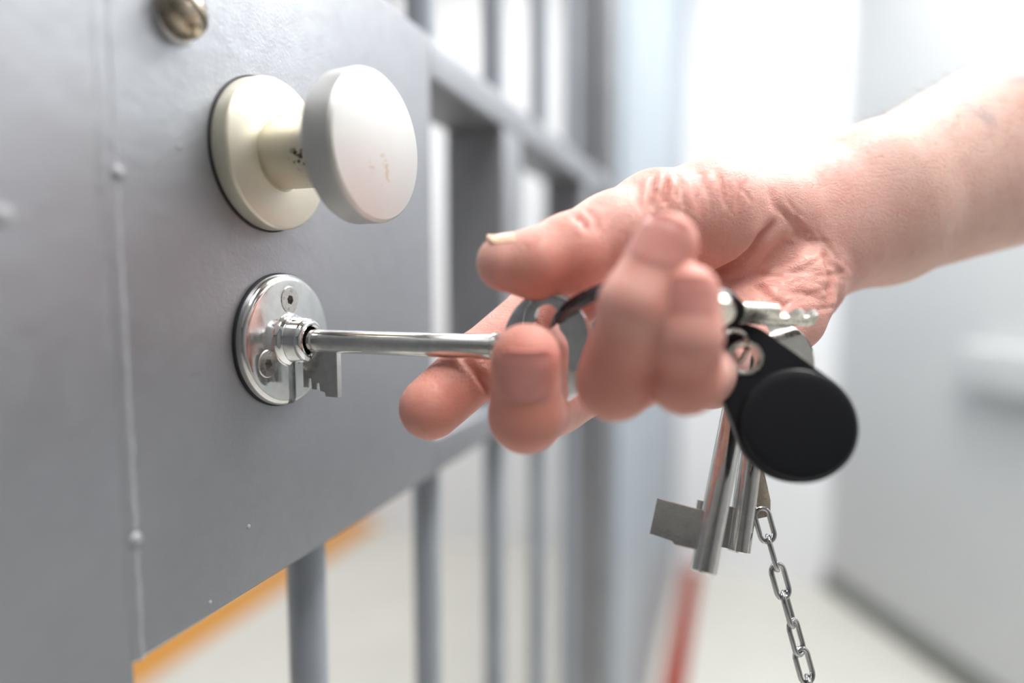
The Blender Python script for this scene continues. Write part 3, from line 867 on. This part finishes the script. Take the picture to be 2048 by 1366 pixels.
for k in range(34):      # small folds over the heel of the hand and the wrist
    x_, y_ = rc_.uniform(1480, 1650), rc_.uniform(470, 640)
    if (x_ - 1480) * 0.7 + (y_ - 560) < -30: continue
    L_ = rc_.uniform(25, 70); an_ = math.radians(rc_.gauss(-14, 14))
    CREASES.append(([(x_, y_), (x_ + L_ * 0.5 * math.cos(an_), y_ + L_ * 0.5 * math.sin(an_) + rc_.uniform(-4, 4)), (x_ + L_ * math.cos(an_), y_ + L_ * math.sin(an_))], rc_.uniform(0.2, 0.5), rc_.uniform(3.5, 5.5), PALMZ))
for k in range(16):      # fine folds over the ball of the thumb
    x_ = 1270 + k * 15 + rc_.uniform(-4, 4); y_ = 338 + abs(x_ - 1380) * 0.12
    CREASES.append(([(x_, y_), (x_ + rc_.uniform(-8, 10), y_ + 30), (x_ + rc_.uniform(-10, 14), y_ + rc_.uniform(50, 95))], rc_.uniform(0.15, 0.4), rc_.uniform(3.5, 5.5), PALMZ))
for k in range(14):      # wrist
    x_ = 1550 + k * 9 + rc_.uniform(-5, 5); y_ = 400 + k * 9 + rc_.uniform(-25, 10)
    CREASES.append(([(x_, y_), (x_ + 14, y_ + 22), (x_ + 38, y_ + rc_.uniform(38, 55))], rc_.uniform(0.15, 0.35), rc_.uniform(3.5, 5.5), PALMZ))
disp = np.zeros(NV)
for poly, dep, w, (z0, z1) in CREASES:
    sd = seg_dist(poly)
    mk = ((zc > z0) & (zc < z1) & (facing > 0.05)) * np.clip(np.minimum(PAR, 1 - PAR) / 0.28 + 0.12, 0, 1)
    disp -= mk * dep * mm * np.exp(-(sd / w) ** 2)
    disp += mk * dep * 0.25 * mm * np.exp(-((sd - 2.2 * w) / (1.2 * w)) ** 2)
disp = np.maximum(disp, -0.0024)
hv = hv + hn * disp[:, None]
# colour masks on the skin: flushed finger ends and pads, tattoo ink, painted crease shade
flush = np.zeros(NV)
for nm, p, r in (('i', PP(880, 800, .197), 17), ('i2', PP(955, 735, .213), 12), ('m', PP(1052, 720, .175), 15), ('m2', PP(1052, 840, .18), 16), ('r', PP(1320, 505, .158), 15), ('r2', PP(1235, 760, .168), 18),
                 ('l', PP(1377, 590, .155), 13), ('l2', PP(1372, 740, .162), 15), ('t', PP(1110, 545, .186), 20), ('hy', PP(1590, 620, .214), 22), ('th', PP(1400, 420, .2), 26)):
    dd = np.linalg.norm(hv - p, axis=1)
    flush = np.maximum(flush, np.exp(-(dd / (r * mm)) ** 2) * (0.55 if nm in ('th', 'hy') else 1.0))
crease_red_shade = np.zeros(NV)  # crease redness, with crease shade painted into the skin colour
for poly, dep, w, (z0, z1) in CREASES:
    crease_red_shade = np.maximum(crease_red_shade, min(1.0, dep / 2) * np.exp(-(seg_dist(poly) / (w * 0.8)) ** 2) * ((zc > z0) & (zc < z1) & (facing > 0.05)))
armt = np.clip(((hv - PP(1610, 462, .243)) @ fa_dir - 0.0) / 0.03, 0, 1)
ink = np.zeros(NV)
for poly, w in (([(1850, 215), (1905, 200), (1960, 225), (1985, 245)], 13), ([(1880, 175), (1950, 165), (2050, 160), (2120, 150)], 14), ([(2000, 110), (2060, 100), (2130, 120)], 16)):
    ink = np.maximum(ink, np.exp(-(seg_dist(poly) / w) ** 2) * (facing > 0))
hme = bpy.data.meshes.new('person')
hme.vertices.add(NV); hme.vertices.foreach_set('co', hv.astype(np.float32).ravel())
NQ = len(hq)
hme.loops.add(NQ * 4); hme.polygons.add(NQ)
hme.loops.foreach_set('vertex_index', hq.astype(np.int32).ravel())
hme.polygons.foreach_set('loop_start', np.arange(NQ, dtype=np.int32) * 4)
hme.polygons.foreach_set('use_smooth', np.ones(NQ, bool))
hme.update(calc_edges=True); hme.validate()
for an, arr in (('flush', flush), ('arm', armt), ('ink', ink), ('line', crease_red_shade)):
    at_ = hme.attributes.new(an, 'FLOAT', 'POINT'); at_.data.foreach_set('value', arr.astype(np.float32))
hand = bpy.data.objects.new('person', hme); col.objects.link(hand)
tag(hand, "person's bare forearm and hand, palm towards the viewer, turning the key in the lock", 'person')

def mat_skin():
    t = NT('skin')
    def attr(nm):
        a = t.n('ShaderNodeAttribute'); a.attribute_name = nm; return a.outputs['Fac']
    base = t.ramp(t.noise(45, 5, 0.6), [(0.32, lin(228, 168, 156)), (0.5, lin(236, 183, 171)), (0.7, lin(243, 199, 188))])
    arm = t.ramp(t.noise(30, 4, 0.6), [(0.3, lin(230, 186, 172)), (0.7, lin(240, 204, 190))])
    c = t.mix(attr('arm'), base, arm)
    c = t.mix(t.math('MULTIPLY', attr('flush'), 0.75), c, lin(208, 126, 108))
    c = t.mix(t.math('MULTIPLY', attr('line'), 0.55), c, lin(196, 112, 100))  # reddens the creases and paints in their shade
    blot = t.ramp(t.noise(130, 4, 0.7), [(0.5, (0, 0, 0)), (0.72, (1, 1, 1))])
    c = t.mix(t.math('MULTIPLY', blot, 0.22), c, lin(208, 124, 116))
    nk = t.ramp(t.noise(120, 3), [(0.35, (0.3,) * 3), (0.6, (1,) * 3)])
    c = t.mix(t.math('MULTIPLY', t.math('MULTIPLY', attr('ink'), nk), 0.5), c, lin(120, 130, 146))
    v = t.n('ShaderNodeTexVoronoi'); v.feature = 'DISTANCE_TO_EDGE'; v.inputs['Scale'].default_value = 900
    t.l(t.tc.outputs['Object'], v.inputs['Vector'])
    nrm = t.bump(v.outputs['Distance'], 0.25, 0.0003)
    # folds of the palm: stretched, warped noise
    mp = t.n('ShaderNodeMapping'); mp.inputs['Scale'].default_value = (1.0, 1.0, 2.6); mp.inputs['Rotation'].default_value = (0.2, 0.5, 0)
    t.l(t.tc.outputs['Object'], mp.inputs['Vector'])
    wr_ = t.noise(170, 4, 0.6, mp.outputs['Vector'], 1.2)
    wr2 = t.math('ABSOLUTE', t.math('SUBTRACT', wr_, 0.5))
    wr3 = t.ramp(wr2, [(0.0, (0, 0, 0)), (0.06, (1, 1, 1))])
    nrm = t.bump(wr3, 0.34, 0.0007, nrm)
    return t.set(Base_Color=c, Roughness=0.46, Specular_IOR_Level=0.42, Normal=nrm,
                 Subsurface_Weight=0.35, Subsurface_Radius=(0.0035, 0.0014, 0.0008), Subsurface_Scale=1.0)
M_SKIN = mat_skin()
hme.materials.append(M_SKIN)
M_NAIL = mat_simple('fingernail', lin(218, 150, 142), 0.25, var=0.06, scale=200, bump=0.05, bscale=500, bdist=0.0002, Subsurface_Weight=0.25, Subsurface_Radius=(0.003, 0.001, 0.0006), Subsurface_Scale=1.0)
M_NAILT = mat_simple('thumbnail', lin(226, 188, 160), 0.3, var=0.06, scale=200, bump=0.05, bscale=500, bdist=0.0002, Subsurface_Weight=0.2, Subsurface_Radius=(0.003, 0.001, 0.0006), Subsurface_Scale=1.0)

from mathutils.bvhtree import BVHTree
bvh = BVHTree.FromPolygons([Vector(v) for v in hv.tolist()], hq.tolist())
def nail(dip, tip, rt, facing_dir, length, half_ang, shift, mt, lift=0.00025):
    """curved plate lying on the back of a finger end; follows the finger surface"""
    dip = V(PP(*dip)); tip = V(PP(*tip))
    axn = (tip - dip).normalized()
    up_ = V(facing_dir); up_ = (up_ - axn * up_.dot(axn)).normalized()
    side = axn.cross(up_)
    nu, nv = 12, 14
    bm = bmesh.new()
    top = []
    for j in range(nv + 1):
        s = j / nv
        base = tip + axn * (shift + (s - 1) * length)
        row = []
        wsc = 1.0
        if s < 0.38: wsc = math.sqrt(max(0.0, 1 - ((0.38 - s) / 0.38) ** 2)) * 0.72 + 0.28
        if s > 0.8: wsc = math.sqrt(max(0.0, 1 - ((s - 0.8) / 0.2) ** 2)) * 0.45 + 0.55
        for i in range(nu + 1):
            a = math.radians(half_ang) * wsc * (2 * i / nu - 1)
            dr = up_ * math.cos(a) + side * math.sin(a)
            org = base + dr * (rt * mm * 1.3)
            hit = bvh.ray_cast(org, -dr)[0]
            if hit is None: hit = base + dr * rt * mm
            # nail flattens the finger end
            hgt = (hit - base).dot(dr)
            hgt = min(hgt, rt * mm * 1.05)
            hgt = max(hgt, rt * mm * (0.93 if s > 0.6 else 0.9))
            row.append((base + dr * hgt, dr))
        top.append(row)
    T = [[bm.verts.new(p + d * lift) for p, d in r] for r in top]
    Bt = [[bm.verts.new(p - d * 0.0006) for p, d in r] for r in top]
    for j in range(nv):
        for i in range(nu):
            bm.faces.new((T[j][i], T[j][i + 1], T[j + 1][i + 1], T[j + 1][i]))
            bm.faces.new((Bt[j][i], Bt[j + 1][i], Bt[j + 1][i + 1], Bt[j][i + 1]))
    for i in range(nu):
        bm.faces.new((T[0][i], Bt[0][i], Bt[0][i + 1], T[0][i + 1])); bm.faces.new((T[nv][i], T[nv][i + 1], Bt[nv][i + 1], Bt[nv][i]))
    for j in range(nv):
        bm.faces.new((T[j][0], T[j + 1][0], Bt[j + 1][0], Bt[j][0])); bm.faces.new((T[j][nu], Bt[j][nu], Bt[j + 1][nu], T[j + 1][nu]))
    return obj('fingernail', bm, mt, hand, 50)
nail((1052, 832, .187), (1052, 716, .181), 9.7, -FW - RT * 0.02, 0.0145, 48, 0.0055, M_NAIL)
nail((1272, 612, .161), (1331, 490, .163), 8.2, -FW - RT * 0.42, 0.0130, 48, 0.0045, M_NAIL)
nail((1373, 672, .159), (1377, 590, .159), 7.6, -FW - RT * 0.15, 0.0110, 46, 0.0040, M_NAIL)
nail((1070, 528, .190), (1010, 526, .189), 8.4, UP * 1.0 - FW * 0.08, 0.0145, 50, 0.0055, M_NAILT)
nail((952, 735, .2165), (862, 816, .201), 9.9, FW * 1.0 - UP * 0.3, 0.0125, 46, 0.0050, M_NAIL)

# fine hair on the forearm and wrist: too many and too thin to count
rng = np.random.default_rng(3)
along = (hv - PP(1610, 462, .243)) @ fa_dir
cand = np.where((along > -0.012) & (along < 0.17) & (facing < 0.75) & (facing > -0.5) & (hn @ UP > -0.2))[0]
pick = rng.choice(cand, 650, replace=False)
bm = bmesh.new()
for i in pick:
    p = hv[i]; nn_ = hn[i]
    L = rng.uniform(0.005, 0.010)
    t_ = -fa_dir + nn_ * rng.uniform(0.35, 0.7) + rng.normal(0, 0.25, 3)
    t_ /= np.linalg.norm(t_)
    q = [p - nn_ * 0.0004, p + t_ * L * 0.5, p + t_ * L - nn_ * L * 0.15]
    add_tube(bm, q, [0.00004, 0.00003, 0.00001], 3)
hair = obj('arm_hair', bm, mat_simple('arm_hair', lin(150, 112, 84), 0.5), hand, 60)
hair['kind'] = 'stuff'

# rolled dark sleeve over the elbow
E0 = PP(2330, 182, .325); E1 = PP(2480, 130, .345) + fa_dir * 0.035
sh = E1 + np.array([0.20, -0.16, 0.16])
path = [E0, E0 * 0.5 + E1 * 0.5, E1, E1 * 0.7 + sh * 0.3 + np.array([0.015, 0.0, -0.01]), E1 * 0.4 + sh * 0.6, sh]
bm = bmesh.new(); add_tube(bm, path, [0.056, 0.058, 0.060, 0.064, 0.070, 0.078], 32)
obj('shirt_sleeve', bm, mat_simple('dark_blue_cloth', (0.02, 0.025, 0.04), 0.85, var=0.2, scale=80, bump=0.4, bscale=500, bdist=0.001), hand, 60)
bm = bmesh.new(); add_tube(bm, [E0 - fa_dir * 0.004, E0 + fa_dir * 0.030], [0.0585, 0.0595], 32)
obj('sleeve_cuff', bm, bpy.data.materials['dark_blue_cloth'], hand, 60)
